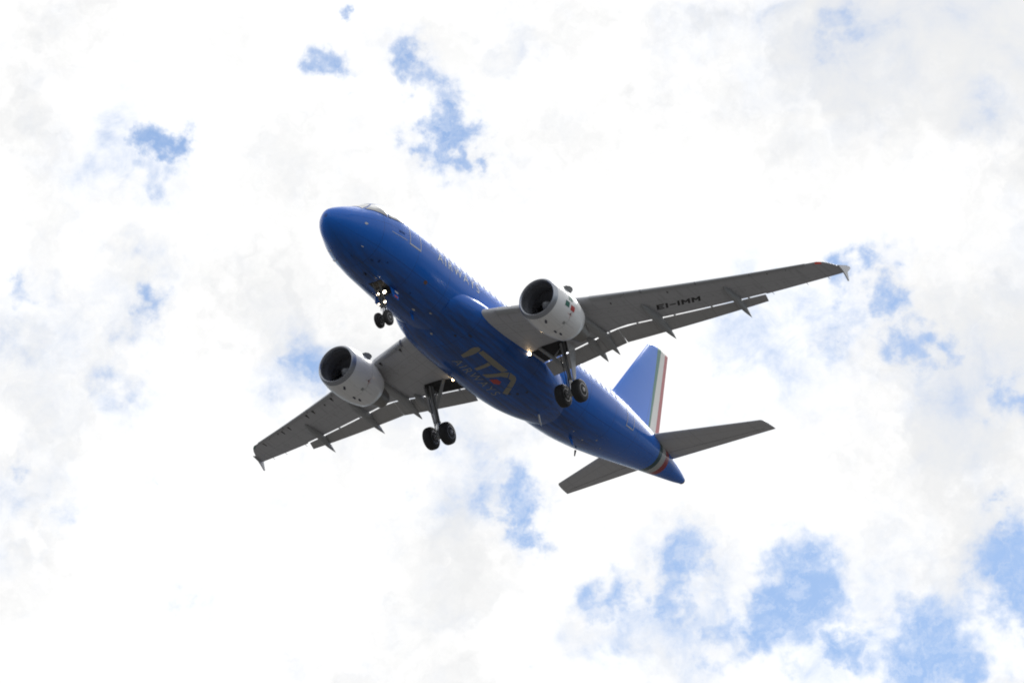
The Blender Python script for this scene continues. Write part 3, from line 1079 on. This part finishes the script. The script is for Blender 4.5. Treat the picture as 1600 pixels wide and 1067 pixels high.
def main_gear(s):
    y = s * 3.80
    ax = Vector((16.11, y, -3.585))
    topp = Vector((15.33, y - s * .02, wing_pt(3.8, 15.7, False) + .1))
    b = MB()
    kn = ax + Vector((-.06, 0, .72))
    b.tube([topp, topp.lerp(kn, .45), kn], [.13, .11, .105], 18)
    b.tube([kn + Vector((0, 0, .05)), kn, kn + Vector((0, 0, -.04))], [.13, .13, .115], 16)
    b.tube([ax + Vector((0, s * -.55, 0)), ax + Vector((0, s * .55, 0))], .085, 14)
    b.tube([ax + Vector((0, 0, .16)), ax + Vector((0, 0, -.10))], .15, 14)
    # torque links
    b.tube([kn + Vector((.16, 0, -.05)), ax + Vector((.42, 0, .38)), ax + Vector((.12, 0, .02))], [.05, .045, .05], 8)
    b.tube([kn + Vector((-.16, .05, .15)), ax + Vector((-.22, .05, .30)), ax + Vector((-.16, 0, .10))], .025, 8)
    leg = b.build('main_gear_leg', 'gear', jet)
    MB().tube([kn, ax + Vector((0, 0, .1))], .095, 16).build('shock_strut', 'chrome', leg)
    inb = Vector((14.92, s * 2.75, wing_pt(2.75, 14.92, False) + .02))
    mid = topp.lerp(kn, .70)
    MB().tube([inb, inb.lerp(mid, .5), mid], [.085, .095, .08], 12).tube([inb.lerp(mid, .5), topp.lerp(kn, .12)], .035, 8).build('side_stay', 'gear', leg)
    MB().tube([Vector((15.22, y + s * .16, topp.z)), topp.lerp(kn, .72)], .05, 10).tube([Vector((15.9, y - s * .45, topp.z)), topp.lerp(kn, .35)], .035, 8).build('drag_brace', 'geard', leg)
    h = MB()
    for q in (.13, -.1):
        h.tube([topp + Vector((-.18, q, 0)), topp.lerp(kn, .5) + Vector((-.24, q, 0)), kn + Vector((-.2, q, .1)), ax + Vector((-.16, q, .2))], .018, 6)
    h.build('hydraulic_lines', 'dark', leg)
    # leg door, hung outboard of the leg
    yo = y + s * .26
    pts = [(15.22, yo + s * .08, topp.z - .06), (15.98, yo + s * .08, topp.z - .08), (16.10, yo + s * .02, -2.0), (16.22, yo - s * .05, -2.72), (16.12, yo - s * .05, -2.95), (15.98, yo - s * .05, -2.88), (15.72, yo, -2.2)]
    MB().slab(pts, (0, .05, 0)).build('gear_door', 'doorg', leg, smooth=False)
    for q in (-.47, .47):
        wheel(ax + Vector((0, q, 0)), .585, .44, jet)


main_gear(-1)
main_gear(1)

ax = Vector((5.05, 0, -3.61))
b = MB()
b.tube([(4.98, 0, -1.9), (5.0, 0, -2.45), (5.02, 0, -2.95)], [.11, .10, .10], 14)
b.tube([(5.02, 0, -2.98), (5.02, 0, -2.86)], .13, 14)
b.tube([ax + Vector((0, -.34, 0)), ax + Vector((0, .34, 0))], .055, 12)
b.tube([ax + Vector((0, 0, .09)), ax + Vector((0, 0, -.06))], .09, 12)
b.tube([(5.12, 0, -2.92), (5.32, 0, -3.2), (5.12, 0, -3.5)], .03, 8)
b.box((5.0, 0, -2.28), (.22, .46, .09))
b.box((5.0, 0, -2.83), (.18, .34, .07))
ng = b.build('nose_gear_leg', 'geard', jet)
MB().tube([(5.02, 0, -2.95), ax], .065, 14).build('shock_strut', 'chrome', ng)
MB().tube([(5.02, .12, -2.7), (4.35, .16, -1.92)], .04, 8).tube([(5.02, -.12, -2.7), (4.35, -.16, -1.92)], .04, 8).tube([(4.6, .15, -2.2), (4.6, -.15, -2.2)], .03, 8).build('drag_brace', 'geard', ng)
MB().tube([(4.9, .08, -2.0), (4.88, .08, -2.6), (4.92, .06, -3.2)], .016, 6).tube([(4.9, -.08, -2.0), (4.88, -.08, -2.6), (4.92, -.06, -3.2)], .016, 6).build('hydraulic_lines', 'dark', ng)
# nose bay: near-black sheet on the skin, its inner shade painted
vs = []; nb = 12
for i in range(nb + 1):
    for j in range(5):
        x = 4.25 + 1.25 * i / nb; th = R_(270 - 11 + 22 * j / 4)
        vs.append(fus_off(x, th, .006))
make('nose_gear_bay_shade', vs, [(i * 5 + j, i * 5 + j + 1, i * 5 + j + 6, i * 5 + j + 5) for i in range(nb) for j in range(4)], 'dark', fuselage)
# aft nose gear doors hang open on both sides
for s in (-1, 1):
    pts = [(5.02, s * .40, -1.96), (5.62, s * .40, -1.96), (5.66, s * .47, -2.22), (5.55, s * .52, -2.50), (5.12, s * .52, -2.50)]
    o = MB().slab(pts, (0, .035, 0)).build('nose_gear_door', 'bluepanel', ng, smooth=False)
    q = s * .545
    MB().slab([(5.22, q, -2.10), (5.52, q, -2.10), (5.50, q, -2.20), (5.22, q, -2.20)], (0, .006, 0)).build('door_marking', 'doorline', o, smooth=False)
    MB().slab([(5.18, q, -2.36), (5.50, q, -2.36), (5.47, q, -2.45), (5.18, q, -2.45)], (0, .006, 0)).build('door_marking', 'red', o, smooth=False)
# lit taxi and turn-off lamps on the leg
for (x, y, z, r) in ((4.84, .19, -2.27, .075), (4.84, -.19, -2.27, .085), (4.88, .15, -2.83, .040), (4.88, -.19, -2.80, .058)):
    h = MB().lathe((x + .12, y, z), (-1, 0, 0), [(0, r * .6), (.05, r * 1.05), (.11, r * 1.15), (.12, r * 1.15)], 18).build('taxi_light', 'geard', ng)
    MB().lathe((x + .001, y, z), (-1, 0, 0), [(0, r), (.02, r * .85), (.03, r * .4), (.032, 0)], 16).build('lamp', 'lamp', h)
for q in (-.25, .25):
    wheel(ax + Vector((0, q, 0)), .385, .215, jet)

# ------------------------------------------------------------------ small things on the skin
def blade(x, h, w, y=0., up=False, mat='bluepanel', name='blade_antenna'):
    zt, zb, hw, zm = fsec(x); z0 = zt - .02 if up else (fair_bottom(x, y)[2] + .03 if 9 < x < 20 else zb + .02)
    sg = 1 if up else -1
    MB().slab([(x, y, z0), (x + w, y, z0), (x + w * 1.25, y, z0 + sg * h), (x + w * .75, y, z0 + sg * h)], (0, .035, 0)).build(name, mat, jet, smooth=False)


blade(7.4, .30, .30); blade(22.3, .32, .34); blade(3.3, .12, .2, mat='hatch')
blade(9.5, .28, .3, up=True); blade(14.5, .3, .34, up=True)
MB().tube([(18.95, -.25, -2.25), (19.08, -.25, -2.66), (19.20, -.25, -2.82)], [.05, .045, .03], 8).build('drain_mast', 'sensor', jet)
MB().tube([(24.5, .9, -1.35), (24.6, 1.02, -1.62)], [.06, .03], 8).build('drain_mast', 'hatch', jet)
for (x, d) in ((1.95, 235), (2.25, 306), (1.55, 305)):
    p = fus_off(x, R_(d), .0); q = fus_off(x, R_(d), .12)
    MB().tube([p, q, q + Vector((-.16, 0, 0))], [.03, .02, .012], 8).build('pitot_probe', 'sensor', jet)


def spot(x, d, sx, sw, mat, name):
    vs = [fus_off(x + sx * math.cos(a), R_(d) + sw * math.sin(a) / 2.0, .008) for a in [2 * PI * k / 12 for k in range(12)]]
    make(name, vs, [tuple(range(12))], mat, fuselage, smooth=False)


spot(1.65, 190, .09, .09, 'doorline', 'static_port')
spot(6.5, 221, .13, .10, 'goldd', 'static_port')
for (x, d, a, b_) in ((2.0, 264, .06, .05), (2.9, 244, .10, .05), (3.25, 238, .07, .09), (3.7, 232, .05, .05), (6.2, 246, .05, .05), (7.3, 262, .12, .06), (8.2, 250, .1, .04), (22.0, 256, .05, .04), (23.2, 262, .07, .05), (24.0, 250, .06, .06), (25.0, 262, .05, .04)):
    spot(x, d, a, b_, 'frame' if x < 7 else 'sensor', 'service_panel')


def line_patch(name, x0, x1, d, w, mat):
    fus_patch(name, lambda u, v_: (x0 + (x1 - x0) * u, R_(d) + w * (v_ - .5) / 2.0), 12, 1, mat, fuselage, .007)


line_patch('stencil_line', 3.2, 4.35, 186, .03, 'doorline')
for k in range(5):
    fus_patch('stencil_mark', lambda u, v_, k=k: (3.70 + k * .09 + .05 * u, R_(177) + .12 * v_ / 2.0), 2, 2, 'frame', fuselage, .007)
# belly fairing access marks
for (x, y, sx, sy, m_) in ((10.35, -.75, .10, .06, 'hatch'), (10.9, -1.25, .18, .04, 'hatch'), (9.6, .15, .10, .05, 'sensor'), (16.45, -.55, .12, .07, 'hatch'), (16.15, -.25, .12, .07, 'hatch'), (16.7, -.95, .08, .08, 'hatch')):
    vs = [fair_bottom(x + sx * math.cos(a), y + sy * math.sin(a), .009) for a in [2 * PI * k / 12 for k in range(12)]]
    make('access_mark', vs, [tuple(range(12))], m_, fairing, smooth=False)

# ------------------------------------------------------------------ the ground far below
n = 96
vs = [(0, 0, 0)]; fs = []
radii = [60, 300, 1200, 5000, 25000]
for r in radii:
    for k in range(n):
        vs.append((r * math.cos(2 * PI * k / n), r * math.sin(2 * PI * k / n), 0))
for k in range(n):
    fs.append((0, 1 + k, 1 + (k + 1) % n))
    for i in range(len(radii) - 1):
        a = 1 + i * n
        fs.append((a + k, a + n + k, a + n + (k + 1) % n, a + (k + 1) % n))
g = make('ground', vs, fs, 'ground', None, smooth=False)  # out of view; there for the light it throws up at the jet
g['kind'] = 'structure'
g['label'] = 'grey ground below the flight path'
